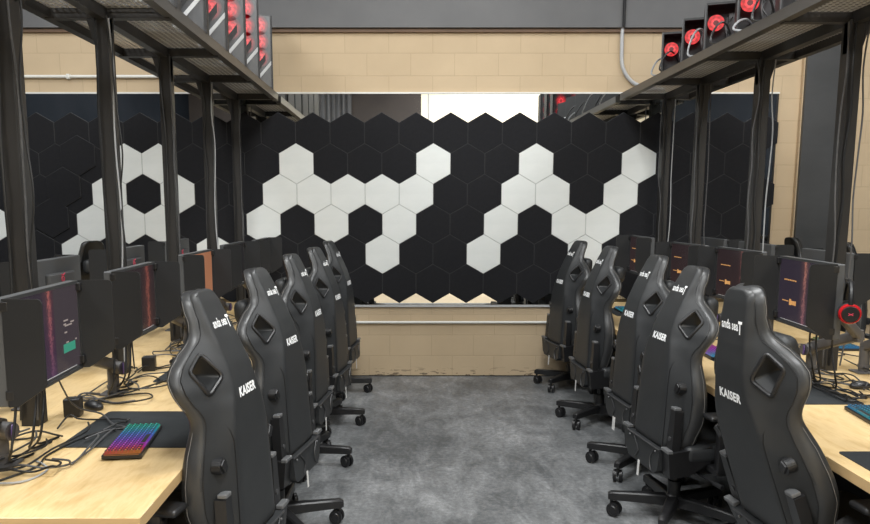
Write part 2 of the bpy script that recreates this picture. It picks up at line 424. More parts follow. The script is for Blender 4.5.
ords = ['', 'first', 'second', 'third', 'fourth', 'fifth', 'sixth', 'seventh', 'eighth', 'ninth', 'tenth', 'eleventh', 'twelfth', 'thirteenth', 'fourteenth', 'fifteenth', 'sixteenth', 'seventeenth', 'eighteenth', 'nineteenth', 'twentieth', 'twenty-first', 'twenty-second', 'twenty-third', 'twenty-fourth', 'twenty-fifth']
rown = ['', 'top row', 'second row down', 'third row down', 'fourth row down', 'fifth row down', 'bottom row']
for row in range(1, 7):
    base = -.897 if row % 2 else -.897 - HW / 2
    for idx in range(13, -11, -1):
        x = base + idx * HW
        if x < -4.15: continue
        kind = 'white' if idx in white[row] else 'black'
        o = link('hexagon_panel', hexm[kind], None, (x, D - .0165, Z1 - (row - 1) * HP))
        pos = 14 - idx
        if row in (2, 3, 4, 5) and kind == 'white':
            lab = f'white hexagonal felt panel, {rown[row]}, {ords[pos]} from the grey pilaster end'
        else:
            lab = f'black hexagonal felt panel, {rown[row]}, {ords[pos]} from the grey pilaster end'
        tag(o, lab, 'wall panel', f'{kind} felt hexagons on the mirror')
for k, (x, z, w) in enumerate([(-3.098, 2.119, 'topmost'), (-3.25, 1.828, 'second from top'), (-3.382, 1.538, 'third from top'), (-3.53, 1.236, 'lowest')]):
    o = link('raised_hexagon_panel', hexm['black'], None, (x, D - .030, z))
    tag(o, f'black felt hexagon stuck over the others in a slanting line, {w}', 'wall panel', 'raised black felt hexagons')

# ------------------------------------------------------------------ benches
def bench(name, label, xa, xb, xc, xd, y0, y1, posts):
    t = thing(name, label, 'desk', ((xb + xc) / 2, (y0 + y1) / 2, 0))
    ox, oy = (xb + xc) / 2, (y0 + y1) / 2
    for (p, q) in ((xa, xb), (xc, xd)):
        b = MB(); b.box(((p + q) / 2 - ox, 0, .73), (abs(q - p), y1 - y0, .04), bev=.0015, seg=1)
        b.bm.normal_update()
        for f in b.bm.faces:
            if abs(f.normal.z) < .5: f.material_index = 1
        b.build('tabletop', ['wood', 'wood_edge'], t, False)
    for p in (xb, xc):
        b = MB(); b.box((p + (.03 if p == xc else -.03) * (1 if xb < xc else -1) - ox, 0, .40), (.02, y1 - y0 - .1, .60)); b.build('modesty_panel', 'under', t, False)
    cuts = [y0] + [q for py in posts for q in (py - .046, py + .046)] + [y1]
    for qa, qb in zip(cuts[0::2], cuts[1::2]):
        if qb - qa < .05: continue
        b = MB(); b.box((0, (qa + qb) / 2 - oy, .7325), (abs(xc - xb) - .001, qb - qa, .0348)); b.build('centre_strip', 'wood', t, False)
    n = 4
    for i in range(n):
        yy = y0 + .12 + (y1 - y0 - .24) * i / (n - 1) - oy
        b = MB(); b.box((0, yy, .36), (.7, .05, .70)); b.box((0, yy, .02), (.8, .06, .04)); b.build('leg_frame', 'under', t, False)
    return t
bench('computer_bench', 'long birch-topped bench with the rainbow keyboard at its near end', -.79, -1.537, -1.613, -2.36, 2.067, 6.95, [3.02, 3.98, 4.96, 5.95, 6.9])
bench('computer_bench', 'long birch-topped bench carrying the red headset monitor row', 1.527, 2.302, 2.378, 3.15, .95, 6.95, [3.1, 4.06, 5.06, 6.08, 6.9])

# ------------------------------------------------------------------ overhead racks
ZB = 2.62
def rack(label, xi, xm, xo, ys, y0, y1):
    t = thing('overhead_rack', label, 'rack', (xm, (y0 + y1) / 2, 0)); oy = (y0 + y1) / 2
    sg = 1 if xi > xm else -1
    for y in ys:
        b = MB(); b.box((0, y - oy, (ZB + .0) / 2), (.072, .085, ZB), bev=.004, seg=1)
        # gusset plate widening towards the top
        for s in (-1, 1):
            pass
        b.build('post', 'steel', t, False)
        b = MB(); b.box(((xi + xo) / 2 - xm, y - oy, ZB + .012), (abs(xi - xo), .05, .05)); b.build('crossbar', 'steel', t, False)
        b = MB(); b.prism([(-.036, 0), (.036, 0), (.085, .17), (-.036, .17)] if sg < 0 else [(-.036, 0), (.036, 0), (.036, .17), (-.085, .17)], -.02, .02,
                          Matrix.Translation((0, y - oy, ZB - .17)) @ Matrix.Rotation(R(90), 4, 'X')); b.build('gusset', 'steel', t, False)
    L = y1 - y0
    b = MB(); b.box((xi - xm, 0, ZB + .02), (.05, L, .055)); b.box((xi - xm, 0, ZB + .049), (.052, L, .006)); b.build('front_beam', 'steel_beam', t, False)
    b = MB(); b.box((0, 0, ZB + .01), (.05, L, .06)); b.build('middle_beam', 'steel', t, False)
    b = MB(); b.box((xo - xm, 0, ZB + .02), (.05, L, .055)); b.build('rear_beam', 'steel', t, False)
    b = MB(); b.box(((xi + xo) / 2 - xm, 0, ZB + .0405), (abs(xi - xo) - .05, L, .003)); b.build('mesh_deck', 'mesh_deck', t, False)
    return t
rack('black steel overhead rack on posts carrying the tall smoked computers', -1.228, -1.575, -1.866, [2.0, 3.02, 3.98, 4.96, 5.95, 6.9], .3, 7.0)
rack('black steel overhead rack on posts carrying the open-sided cabled computers', 1.965, 2.34, 2.56, [3.1, 4.06, 5.06, 6.08, 6.9], .3, 7.0)

# cables tied along the posts
def post_cable(x, y, dx, mat_, label, r=.0055, z0=.78, wob=.018, toward=0):
    pts = []; n = 9
    for i in range(n):
        f = i / (n - 1); z = ZB - .02 - (ZB - .02 - z0) * f
        pts.append((x + dx + random.uniform(-wob, wob) * .6 + toward * max(0, f - .72) * 1.2, y - .055 + random.uniform(-.012, .006), z))
    b = MB(); b.tube(pts, r, 6)
    return tag(b.build('hanging_cable', mat_), label, 'cable', 'cables strapped along the rack posts')
pl = {0: 'post by the bench end', 1: 'second post', 2: 'third post', 3: 'fourth post', 4: 'fifth post', 5: 'post beside the mirror'}
for side, xm, ys, nm in ((-1, -1.575, [2.0, 3.02, 3.98, 4.96, 5.95, 6.9], 'smoked-computer rack'), (1, 2.34, [3.1, 4.06, 5.06, 6.08, 6.9], 'cabled-computer rack')):
    for i, y in enumerate(ys):
        d = .05
        s = 1
        post_cable(xm, y, d, 'cable_grey' if (i + side) % 2 else 'cable_dark_grey', f'cable hanging down the aisle face of {pl[i] if i < len(ys) - 1 else "the post beside the mirror"}, {nm}', .0045)
        post_cable(xm, y, -.015, 'cable', f'black cable strapped flat on {pl[i] if i < len(ys) - 1 else "the post beside the mirror"}, {nm}', .006)
        if side > 0:
            post_cable(xm, y, -.055, 'cable_dark_grey', f'slack cable on the inner edge of {pl[i] if i < len(ys) - 1 else "the post beside the mirror"}, {nm}', .0045, wob=.03)
        elif i in (0, 1, 2):
            post_cable(xm, y, d + .025, 'cable', f'slack dark cable beside {pl[i]}, {nm}', .0045, wob=.03)
post_cable(-1.575, 2.0, .10, 'cable_blue', 'pale blue cable hanging beside the bench end post', .005, wob=.01, toward=-.2)
post_cable(-1.575, 2.0, .12, 'cable_grey', 'light grey cable slanting down beside the bench end post', .005, wob=.01, toward=-.35)

# ------------------------------------------------------------------ computers on the racks
def fan_mesh(r=.054):
    b = MB(); b.cyl((0, .002, 0), (0, -.004, 0), r, n=24); return b.mesh('fan', 'fan')
fanm = fan_mesh()
b = MB(); b.cyl((0, 0, 0), (0, -.0006, 0), .088, n=28); fang = b.mesh('fan', 'fan_soft')
def frame_ring(w, h, t, d, y):
    b = MB()
    b.box((0, y, t / 2), (w, d, t)); b.box((0, y, h - t / 2), (w, d, t)); b.box((-w / 2 + t / 2, y, h / 2), (t, d, h - 2 * t)); b.box((w / 2 - t / 2, y, h / 2), (t, d, h - 2 * t)); return b
def tower():
    """tall closed tower: broad tinted side faces -y"""
    w, h, d = .50, .62, .22
    t = thing('computer_tower', '', 'computer', (0, 0, 0))
    b = MB(); b.box((0, .012, h / 2), (w, d - .024, h), bev=.004, seg=1); b.build('case_body', 'pc_dark', t, False)
    b = MB(); b.box((-.0, -d / 2 + .004, h / 2), (w, .008, h)); b.build('side_panel', 'pc_panel', t, False)
    b = MB(); b.box((w / 2 - .006, -d / 2 - .002, h / 2), (.014, .01, h)); b.build('front_edge', 'pc_dark', t, False)
    b = MB()
    k = Matrix.Translation((0, -d / 2 - .001, 0)) @ Matrix.Rotation(R(90), 4, 'X')
    b.prism([(-.03, .02), (.02, .02), (.19, .24), (.19, .30)], 0, .004, k); b.build('dark_chevron', 'pc_dark', t, False)
    b = MB(); b.prism([(.045, .02), (.075, .02), (.24, .21), (.24, .245)], .001, .006, k); b.build('silver_stripe', 'silver', t, False)
    for z in (.27, .405, .54):
        link('fan', fang, t, (.135, -d / 2 - .0012, z)); 
        if z > .3: link('fan', fang, t, (-.06, -d / 2 - .0012, z))
    return t
pos = [4.05, 4.62, 5.13, 5.70, 6.2, 6.78]
ty = ['first from the camera', 'second from the camera', 'third from the camera', 'fourth from the camera', 'second from the mirror', 'standing closest to the mirror']
pt = tower()
for i, y in enumerate(pos):
    o = pt if i == 0 else dup(pt)
    o.location = (-1.462, y, ZB + .048); o.rotation_euler = (0, 0, R(11))
    tag(o, f'tall dark computer tower with red fans on the overhead rack, {ty[i]}', 'computer', 'tall towers on the overhead rack')
def open_case():
    w, h, d = .44, .37, .24
    t = thing('open_computer', '', 'computer', (0, 0, 0))
    b = frame_ring(w, h, .016, d, 0); b.box((0, .03, h / 2), (w - .02, .01, h - .02)); b.build('case_frame', 'pc_dark', t, False)
    b = MB(); b.box((-w / 2 + .004, -d / 2 - .001, h / 2), (.008, .004, h)); b.build('edge_trim', 'plastic_grey', t, False)
    link('fan', fanm, t, (-.145, -.06, h - .125))
    link('fan', fanm, t, (.15, -.05, h - .115)).rotation_euler = (0, 0, R(-50))
    for fx, fz in ((.13, .26), (.13, .12), (-.12, .26)): link('fan', fanm, t, (fx, .085, fz)).rotation_euler = (0, 0, PI)
    b = MB(); b.box((0.02, .012, .20), (.16, .02, .24)); b.box((.02, -.01, .22), (.07, .05, .07), bev=.004); b.build('mainboard', 'plastic_grey', t, False)
    b = MB(); b.box((.0, -.04, .08), (.26, .10, .045), bev=.006); b.build('graphics_card', 'plastic', t, False)
    for j in range(5):
        b = MB(); x = random.uniform(-.1, .15)
        b.tube([(x, -.02, .03), (x + random.uniform(-.05, .05), -.09, .12), (x + random.uniform(-.08, .12), -.10, .2), (x + random.uniform(-.05, .1), -.03, .28)], .005, 5)
        b.build('internal_cable', random.choice(['cable', 'cable_grey', 'cable_dark_grey']), t)
    return t
rp = [3.75, 4.30, 4.85, 5.37, 5.80, 6.25]
ry = ['sixth from the mirror', 'fifth from the mirror', 'fourth from the mirror', 'third from the mirror', 'second from the mirror', 'closest to the mirror']
ot = open_case()
for i, y in enumerate(rp):
    o = ot if i == 0 else dup(ot)
    o.location = (2.29, y, ZB + .048); o.rotation_euler = (0, 0, R(-20))
    tag(o, f'open-sided black computer with glowing red fans, {ry[i]} on its rack', 'computer', 'open computers on the overhead rack')
for y, l in ((3.2, 'first'), (2.72, 'second'), (2.2, 'third')):
    o = dup(pt); o.location = (2.30, y, ZB + .048); o.rotation_euler = (0, 0, PI); o.scale = (1, 1, 1.14)
    tag(o, f'tall tower with red fans seen only mirrored above the hexagons, {l} from its mirror edge', 'computer', 'tall towers on the overhead rack')
for k, (y, m) in enumerate([(3.7, 'cable_grey'), (4.25, 'silver'), (4.7, 'cable'), (4.95, 'cable_grey'), (5.3, 'cable'), (5.7, 'cable_grey'), (6.3, 'cable'), (6.5, 'cable_grey')]):
    b = MB(); z = ZB + .06; h = random.uniform(.12, .26)
    b.tube([(2.30, y + .1, z + .03), (2.16, y - .06, z + h), (2.06, y - .15, z + h * .9), (1.99, y - .22, z + .05), (2.02, y - .35, z + .01), (2.12, y - .42, z)], .007, 6)
    tag(b.build('loose_cable', m), f'{"black" if m == "cable" else "pale"} cable looping out of the open computers, {ords[8 - k]} from the mirror', 'cable', 'loose cables on the rack edge')

# ------------------------------------------------------------------ gaming chair
WT = [(-.10, .215), (0, .255), (.10, .288), (.2, .295), (.28, .28), (.34, .256), (.40, .239), (.44, .246), (.48, .268), (.525, .285), (.565, .278), (.605, .250), (.645, .200), (.675, .154), (.695, .133), (.72, .126), (.76, .119), (.81, .110), (.836, .095), (.852, .072), (.860, .040)]
W0 = [(-.10, .012), (.30, .012), (.44, .004), (.50, -.004), (.574, -.022), (.65, -.05), (.733, -.084), (.80, -.113), (.86, -.142), (.88, -.152)]
DT = [(-.10, .07), (.1, .082), (.3, .075), (.42, .070), (.50, .095), (.58, .105), (.64, .078), (.70, .040), (.76, .028), (.88, .022)]
CT = [(-.10, .165), (.34, .150), (.44, .125), (.50, .100), (.60, .090), (.66, .090), (.72, .088), (.78, .082), (.88, .07)]
GT = [(-.10, .165), (.34, .152), (.42, .163), (.50, .190)]
TH = [(-.10, .075), (.1, .095), (.3, .085), (.40, .062), (.56, .060), (.72, .052), (.82, .050), (.85, .045), (.860, .03)]
def c_of(v): return min(itp(CT, v), itp(WT, v) * .84)
def wr_of(v): return itp(WT, v) - .020
def rear_w(u, v, groove=True):
    u = abs(u); w = itp(W0, v); c = c_of(v); wr = wr_of(v)
    if u > c:
        t = min(1, (u - c) / max(wr - c, 1e-4)); w -= itp(DT, v) * (1.35 * t - .35 * t * t)
    g = itp(GT, v)
    if groove and v < .50 and abs(u - g) < .014: w -= .006 * (1 - abs(u - g) / .014)
    return w
def make_backrest():
    vs = [-.085, -.06, -.02, .03, .08, .13, .18, .23, .28, .33, .38, .42, .46, .49, .52, .55, .58, .61, .64, .67, .70, .73, .76, .79, .815, .835, .849, .858]
    b = MB(); rings = []
    for v in vs:
        W, c, wr, th = itp(WT, v), c_of(v), wr_of(v), itp(TH, v)
        w0 = itp(W0, v); we = w0 - itp(DT, v)
        half = [(0, w0), (c * .55, w0), (c - .012, w0), (c, rear_w(c, v)), (c + .012, rear_w(c + .012, v))]
        for f in (.3, .6, .85): half.append((c + .012 + (wr - c - .012) * f, rear_w(c + .012 + (wr - c - .012) * f, v)))
        half += [(wr, we), (wr + .009, we - .006), (W, we - .03), (W - .001, we - th * .7), (W - .018, we - th), (W * .72, we - th * 1.02), (W * .45, min(w0, we + .03) - th * .95), (0, min(w0, we + .03) - th * .9)]
        loop = half + [(-u, w) for u, w in half[-2:0:-1]]
        rings.append([b.bm.verts.new((u, -w, v)) for u, w in loop])
    n = len(rings[0])
    for A, B in zip(rings, rings[1:]):
        for k in range(n): b.bm.faces.new((A[k], A[(k + 1) % n], B[(k + 1) % n], B[k]))
    for ring in (rings[0], rings[-1]):
        b.bm.faces.new(ring)
    for f in b.bm.faces: f.smooth = True
    # side wall faces carry the second leather
    for f in b.bm.faces:
        cxy = f.calc_center_median()
        if abs(cxy.x) > wr_of(cxy.z) + .002: f.material_index = 1
    me = b.mesh('backrest', ['leather', 'leather_side'])
    for p in me.polygons: p.use_smooth = True
    o = link('backrest', me)
    sb = o.modifiers.new('s', 'SUBSURF'); sb.levels = 1; sb.render_levels = 1
    cuts = []
    for s in (-1, 1):
        c = MB(); c.prism(rounded_poly([(s * u, v) for u, v in DIA], .012), -.4, .4, Matrix.Rotation(R(90), 4, 'X'))
        co = link('cut', c.mesh('cut', ['plastic'])); cuts.append(co)
        bo = o.modifiers.new('b', 'BOOLEAN'); bo.object = co; bo.operation = 'DIFFERENCE'; bo.solver = 'EXACT'
    me2 = evaluated(o); o.modifiers.clear(); o.data = me2; me2.name = 'backrest'
    for c in cuts: bpy.data.objects.remove(c)
    me2.shade_smooth()
    try: me2.set_sharp_from_angle(angle=R(50))
    except Exception: pass
    return o
DIA = [(.150, .638), (.210, .588), (.182, .502), (.122, .556)]
def on_back(me, v0, lift=.0015):
    for vt in me.vertices:
        u, v = vt.co.x, vt.co.y + v0
        vt.co = Vector((u, -(rear_w(u, v, False) + lift + max(vt.co.z, 0)), v))
    return me
def make_chair():
    root = thing('gaming_chair', '', 'chair', (0, 0, 0))
    bk = make_backrest(); bk.parent = root; bk.location = (0, -.2, .5)
    t = text_mesh('anda sea', .055, .0011, 0, 1.06); t2 = text_mesh('T', .074, .0022, 0, 1)
    for vt in t.vertices: vt.co.x = vt.co.x * .80 - .016
    for vt in t2.vertices: vt.co.x = vt.co.x * .75 + .083; vt.co.y -= .006
    for me, nm in ((t, 'lettering'), (t2, 'lettering')):
        me.materials.clear(); me.materials.append(M['lettering']); 
    b = MB(); b.bm.from_mesh(t); b.bm.from_mesh(t2); me = bpy.data.meshes.new('headrest_lettering'); b.bm.to_mesh(me); b.bm.free()
    me.materials.append(M['lettering']); [setattr(q, 'co', Vector((q.co.x * .68, q.co.y * .84, q.co.z))) for q in me.vertices]; on_back(me, .733); link('headrest_lettering', me, bk)
    k = text_mesh('KAISER', .047, .0018, .12, 1.08); k.materials.clear(); k.materials.append(M['lettering']); [setattr(q, 'co', Vector((q.co.x * .9, q.co.y, q.co.z))) for q in k.vertices]
    link('back_lettering', on_back(k, .478), bk)
    for s in (-1, 1):
        poly = rounded_poly([(s * (.166 + (u - .166) * 1.10), .571 + (v - .571) * 1.08) for u, v in DIA], .016)
        b = MB(); b.tube([(u, -(rear_w(u, v, False) + .001), v) for u, v in poly], .0085, 8, closed=True, smooth=False)
        f = b.build('opening_frame', 'plastic', bk)
        # recessed plastic liner
        b = MB(); n = len(poly); A = []; B_ = []
        pin = rounded_poly([(s * u, v) for u, v in DIA], .013)
        for (u, v), (u2, v2) in zip(poly, pin):
            A.append(b.bm.verts.new((u, -(rear_w(u, v, False) + .001), v))); B_.append(b.bm.verts.new((u2 * .985, -(rear_w(u2, v2, False) - .055), v2)))
        for i in range(n): b.bm.faces.new((A[i], A[(i + 1) % n], B_[(i + 1) % n], B_[i]))
        b.build('opening_liner', 'plastic', f)
        # stitched seam along the side of the back
        pts = []
        for i in range(40):
            v = -.05 + .892 * i / 39; u = wr_of(v)
            pts.append((s * (u + .001), -(rear_w(u, v, False) + .0008), v))
        b = MB(); b.tube(pts, .0016, 5, smooth=False); b.build('side_seam', 'plastic', bk)
        b = MB(); b.tube([(s * (itp(WT, v) - .0005), -(itp(W0, v) - itp(DT, v) - itp(TH, v) * .62), v) for v in [-.05 + .875 * i / 49 for i in range(50)]], .0012, 5, smooth=False); b.build('stitching', 'thread', bk)
        b = MB(); b.tube([(s * itp(GT, v), -(rear_w(itp(GT, v), v) + .001), v) for v in [-.06 + .03 * i for i in range(19)]], .0022, 5, smooth=False); b.build('piping', 'plastic', bk)
        b = MB(); v = .695; b.tube([(s * (wr_of(v) + .002 + .012 * i), -(rear_w(wr_of(v), v) - .002 - .022 * i), v) for i in (0, 1, 2, 3)][:2] , .0016, 5, smooth=False); b.build('neck_seam', 'plastic', bk)
        # lumbar knob
        b = MB(); u, v = .214, .251; y = -rear_w(u, v)
        b.cyl((s * u, y + .012, v), (s * u, y - .022, v), .030, .028, 20); b.box((s * u, y - .024, v), (.030, .012, .046), Matrix.Rotation(R(35 * s), 3, 'Y'), bev=.004)
        b.build('lumbar_knob', 'plastic', bk, False)
        # hinge bracket
        b = MB(); y = -rear_w(.21, .06)
        b.prism([(-.028, -.10), (.034, -.10), (.028, .115), (-.018, .13)] if s > 0 else [(-.034, -.10), (.028, -.10), (.018, .13), (-.028, .115)], -.01, .034, Matrix.Translation((s * .214, y, .02)) @ Matrix.Rotation(R(90), 4, 'X'))
        br = b.build('hinge_bracket', 'plastic', bk, False)
        b = MB(); b.box((s * .217, y - .018, .147), (.046, .036, .016), bev=.004); b.build('bracket_cap', 'cap_grey', br, False)
        b = MB(); b.cyl((s * .214, y - .03, -.01), (s * .214, y - .038, -.01), .012, n=12); b.build('bolt', 'plastic_grey', br)
        # lower side housing round the recliner hinge
        b = MB(); b.prism([(-.02, -.075), (.21, -.035), (.23, -.10), (.10, -.19), (.0, -.205)], 0, .075, Matrix.Translation((s * .19 if s > 0 else s * .19 - .075, 0, 0)) @ Matrix(((0, 0, 1, 0), (1, 0, 0, 0), (0, 1, 0, 0), (0, 0, 0, 1))))
        b.build('hinge_housing', 'plastic', bk, False)
        b = MB(); b.box((s * .228, -.012, -.068), (.076, .03, .018), bev=.004); b.build('housing_cap', 'cap_grey', bk, False)
    b = MB(); b.prism([(-.19, -.078), (.19, -.078), (.18, -.19), (.15, -.215), (-.15, -.215), (-.18, -.19)], 0, .06, Matrix.Translation((0, .03, 0)) @ Matrix.Rotation(R(90), 4, 'X'))
    lc = b.build('lower_cover', 'leather', bk, False)
    b = MB(); b.tube([(-.19, -.034, -.08), (.19, -.034, -.08)], .004, 6, smooth=False); b.tube([(-.10, -.034, -.09), (-.04, -.034, -.15), (-.07, -.034, -.2)], .003, 5); b.tube([(.14, -.034, -.085), (.10, -.034, -.15), (.12, -.034, -.205)], .003, 5)
    b.build('cover_strap', 'plastic_grey', lc)
    b = MB()
    for s in (-1, 1): b.sphere((s * .15, -.034, -.098), .006, u=8, v=6)
    b.build('cover_rivets', 'cap_grey', lc)
    b = MB(); b.box((-.02, -.032, -.245), (.02, .002, .085)); b.build('hanging_tag', 'tag', lc, False)
    # neck pillow on the sitting side
    b = MB(); b.box((0, .215, .645), (.25, .08, .12), bev=.038, seg=4); b.build('neck_pillow', 'leather', bk)
    # seat
    b = MB(); b.box((0, .075, .425), (.43, .50, .085), bev=.035, seg=4)
    for s in (-1, 1): b.box((s * .232, .08, .412), (.08, .42, .09), bev=.032, seg=4)
    st = b.build('seat', 'leather', root)
    b = MB(); b.box((0, .05, .365), (.46, .44, .05), bev=.015); b.build('seat_pan', 'plastic', root, False)
    b = MB(); b.box((0, .03, .31), (.20, .26, .06), bev=.012); b.cyl((.05, .05, .30), (.31, .07, .30), .007, n=8); b.cyl((.27, .066, .30), (.33, .072, .30), .012, n=10); b.build('tilt_mechanism', 'plastic', root, False)
    b = MB(); b.cyl((0, 0, .10), (0, 0, .22), .034, n=18); b.cyl((0, 0, .20), (0, 0, .30), .022, n=18); b.build('gas_column', 'plastic', root)
    for s in (-1, 1):
        b = MB(); b.box((s * .30, .03, .345), (.10, .09, .035), bev=.008); b.box((s * .335, .03, .47), (.042, .085, .26), bev=.012); b.box((s * .335, .03, .60), (.05, .07, .05), bev=.01)
        am = b.build('armrest', 'plastic', root)
        b = MB(); b.box((s * .335, .05, .63), (.095, .25, .028), bev=.014, seg=3); b.build('arm_pad', 'plastic', am)
    sbm = MB(); sbm.cyl((0, 0, .075), (0, 0, .135), .062, .05, 20); sbm.cyl((0, 0, .135), (0, 0, .15), .05, .036, 20)
    sb = sbm.build('star_base', 'plastic', root)
    armb = MB()
    cs = []
    for i, (r, w, h, z) in enumerate([(.03, .066, .056, .112), (.16, .056, .050, .114), (.28, .048, .046, .113), (.355, .046, .044, .112), (.374, .036, .030, .110)]):
        cs.append([armb.bm.verts.new((r, y, zz)) for y, zz in ((-w / 2, z - h / 2), (w / 2, z - h / 2), (w / 2, z + h / 2 - .006), (w / 2 - .008, z + h / 2), (-w / 2 + .008, z + h / 2), (-w / 2, z + h / 2 - .006))])
    for A, B in zip(cs, cs[1:]):
        for k in range(6): armb.bm.faces.new((A[k], A[(k + 1) % 6], B[(k + 1) % 6], B[k]))
    armb.bm.faces.new(cs[0]); armb.bm.faces.new(cs[-1])
    arm_me = armb.mesh('base_arm', 'plastic', True, 35)
    cm = MB(); cm.cyl((0, 0, .06), (0, 0, .10), .011, n=10); cm.box((.010, 0, .055), (.034, .014, .04), bev=.004)
    for s in (-1, 1):
        cm.cyl((.018, s * .009, .038), (.018, s * .028, .038), .038, n=24); cm.cyl((.018, s * .0275, .038), (.018, s * .033, .038), .027, .022, 20)
    cast_me = cm.mesh('caster', ['plastic'], True, 35)
    rim = MB()
    for s in (-1, 1): rim.tube([(.018 + .0325 * math.cos(a), s * .017, .032 + .0325 * math.sin(a)) for a in [k * PI / 10 for k in range(20)]], .0035, 5, closed=True, smooth=False)
    for i in range(5):
        a = i * 2 * PI / 5
        link('base_arm', arm_me, sb, (0, 0, 0), (0, 0, a))
        link('caster', cast_me, sb, (.352 * math.cos(a), .352 * math.sin(a), 0), (0, 0, a + R([150, 205, 165, 190, 215][i])))
    return root
proto = make_chair()
chairs = [  # pivot x, y, yaw, recline, base angle, tag offset, label
    (-.584, 2.705, 78.8, -2.9, 10, 'black racing-style gaming chair pulled up before the screen with the green button'),
    (-.565, 3.697, 78.0, -3.7, 15, 'black gaming chair directly behind the chair facing the green-button screen'),
    (-.57, 4.669, 82.7, -1.1, -8, 'black gaming chair in the middle of the row beside the rainbow keyboard bench'),
    (-.513, 5.485, 81.4, -2.1, -3, 'black gaming chair second from the wall on the rainbow keyboard bench side'),
    (-.509, 6.503, 82.9, -2.5, 0, 'black gaming chair against the wall on the rainbow keyboard bench side'),
    (1.326, 6.62, -79.6, -3.6, 154, 'black gaming chair against the wall on the red headset bench side'),
    (1.349, 5.652, -85.7, -2.1, 152, 'black gaming chair second from the wall on the red headset bench side'),
    (1.372, 4.62, -83.9, -2.0, 156, 'black gaming chair third from the wall on red headset side, paper tag below'),
    (1.286, 3.826, -82.2, -3.6, 169, 'black gaming chair standing just behind the reclined one on the red headset side'),
    (1.371, 2.739, -82.9, 20.0, 169, 'black gaming chair with reclined backrest, its wide back turned to the camera'),
    (-2.72, 6.2, -122, 4, 20, 'black gaming chair facing out from behind the rack posts, neck pillow in view'),
    (3.62, 6.80, 92, 4, 50, 'black gaming chair beyond the far monitors, headrest top against beige wall'),
    (3.62, 5.98, 90, 4, 10, 'black gaming chair behind far desk, headrest top against the grey pilaster'),
]
base_off = [(.08, -.10), (.09, -.115), (.07, -.10), (.04, -.05), (.04, -.08), (-.038, .007), (-.08, -.12), (-.10, -.12), (-.08, -.10), (-.08, -.10), (0, 0), (0, 0), (0, 0)]
for i, (x, y, yaw, rec, ba, lab) in reversed(list(enumerate(chairs))):
    o = proto if i == 0 else dup(proto)
    th = R(yaw); o.location = (x - math.sin(th) * .2, y + math.cos(th) * .2, 0); o.rotation_euler = (0, 0, th)
    child(o, 'backrest').rotation_euler = (R(rec), 0, 0)
    sb = child(o, 'star_base'); sb.rotation_euler = (0, 0, R(ba) - th); sb.scale = (.9, .9, 1)
    off = Matrix.Rotation(-th, 3, 'Z') @ Vector((*base_off[i], 0))      # the swivel base is not quite centred under each back
    sb.location = off; child(o, 'gas_column').location = off; child(o, 'tilt_mechanism').location = off
    if i == 0: bpy.data.objects.remove(child(child(o, 'backrest'), 'neck_pillow'))
    if i == 9: child(child(o, 'backrest'), 'neck_pillow').location = (0, 0, -.05)
    if i == 7: child(child(child(o, 'backrest'), 'lower_cover'), 'hanging_tag').scale = (2., 1, 1)
    tag(o, lab, 'chair', 'gaming chairs in the two rows')

# ------------------------------------------------------------------ monitors
MW, MH = .557, .335
def make_monitor(screen, extra=None):
    t = thing('gaming_monitor', '', 'monitor', (0, 0, 0))
    b = MB(); b.box((0, .012, 0), (MW, .036, MH), bev=.004, seg=1); b.box((0, .04, -.01), (.30, .03, .20), bev=.01); b.build('shell', ['monback'], t, False)
    b = frame_ring(MW, MH, .011, .006, 0)
    bz = b.build('bezel', 'bezel', t, False, (0, -.008, -MH / 2))
    b = MB(); b.box((0, -.0075, .004), (MW - .02, .002, MH - .032)); b.build('screen', screen, t, False)
    b = MB(); b.box((0, -.0100, -MH / 2 + .0235), (MW - .10, .002, .002)); b.build('chin_line', 'silver', t, False)
    for s in (-1, 1):
        flap = [(0, -.165), (.03, -.165), (.118, -.105), (.125, -.09), (.125, .155), (.12, .165), (.112, .168), (0, .168)]
        b = MB(); b.prism(flap, -.0025, .0025)
        hd = b.build('side_hood', 'hood', t, False)
        # local x of the prism runs towards the sitter (-y), y becomes z
        m3 = Matrix(((0, 0, 1), (-1, 0, 0), (0, 1, 0)))
        hd.rotation_euler = (m3.to_4x4() @ Matrix.Rotation(R(0), 4, 'Y')).to_euler(); hd.location = (s * (MW / 2 + .002), -.006, 0)
        hd.rotation_euler = (Matrix.Rotation(R(6 * s), 4, 'Z') @ m3.to_4x4()).to_euler()
        for z in (-.13, .145):
            b = MB(); b.box((s * (MW / 2 - .006), -.012, z), (.026, .026, .03), bev=.003); b.build('hood_clamp', 'plastic', t, False)
    b = MB(); b.tube([(.005 + .014 * math.cos(a), .056, .055 + .014 * math.sin(a)) for a in [k * PI / 8 for k in range(16)]], .0035, 5, closed=True, smooth=False)
    b.tube([(-.02, .056, .085), (.0, .056, .075), (.02, .056, .08)], .003, 5); b.tube([(-.012, .056, .03), (.012, .056, .022), (.028, .056, .032)], .003, 5)
    b.build('back_emblem', 'red_print', t)
    return t
def login_extras(t):
    b = MB(); b.box((.175, -.0095, -.065), (.10, .0016, .032), bev=.0007, seg=1); b.build('login_button', 'green_button', t, False)
    b = MB()
    for x, z, w in ((.155, .035, .035), (.145, .022, .02), (.175, .016, .06), (.21, .024, .03), (.15, -.008, .02), (.16, -.045, .02), (.235, -.045, .012)): b.box((x, -.0095, z), (w, .001, .005))
    b.build('form_lines', 'pale_text', t, False)
    b = MB(); b.box((-.06, -.0095, -.085), (.022, .001, .028), bev=.0004, seg=1); b.build('gold_badge', 'orange_text', t, False)
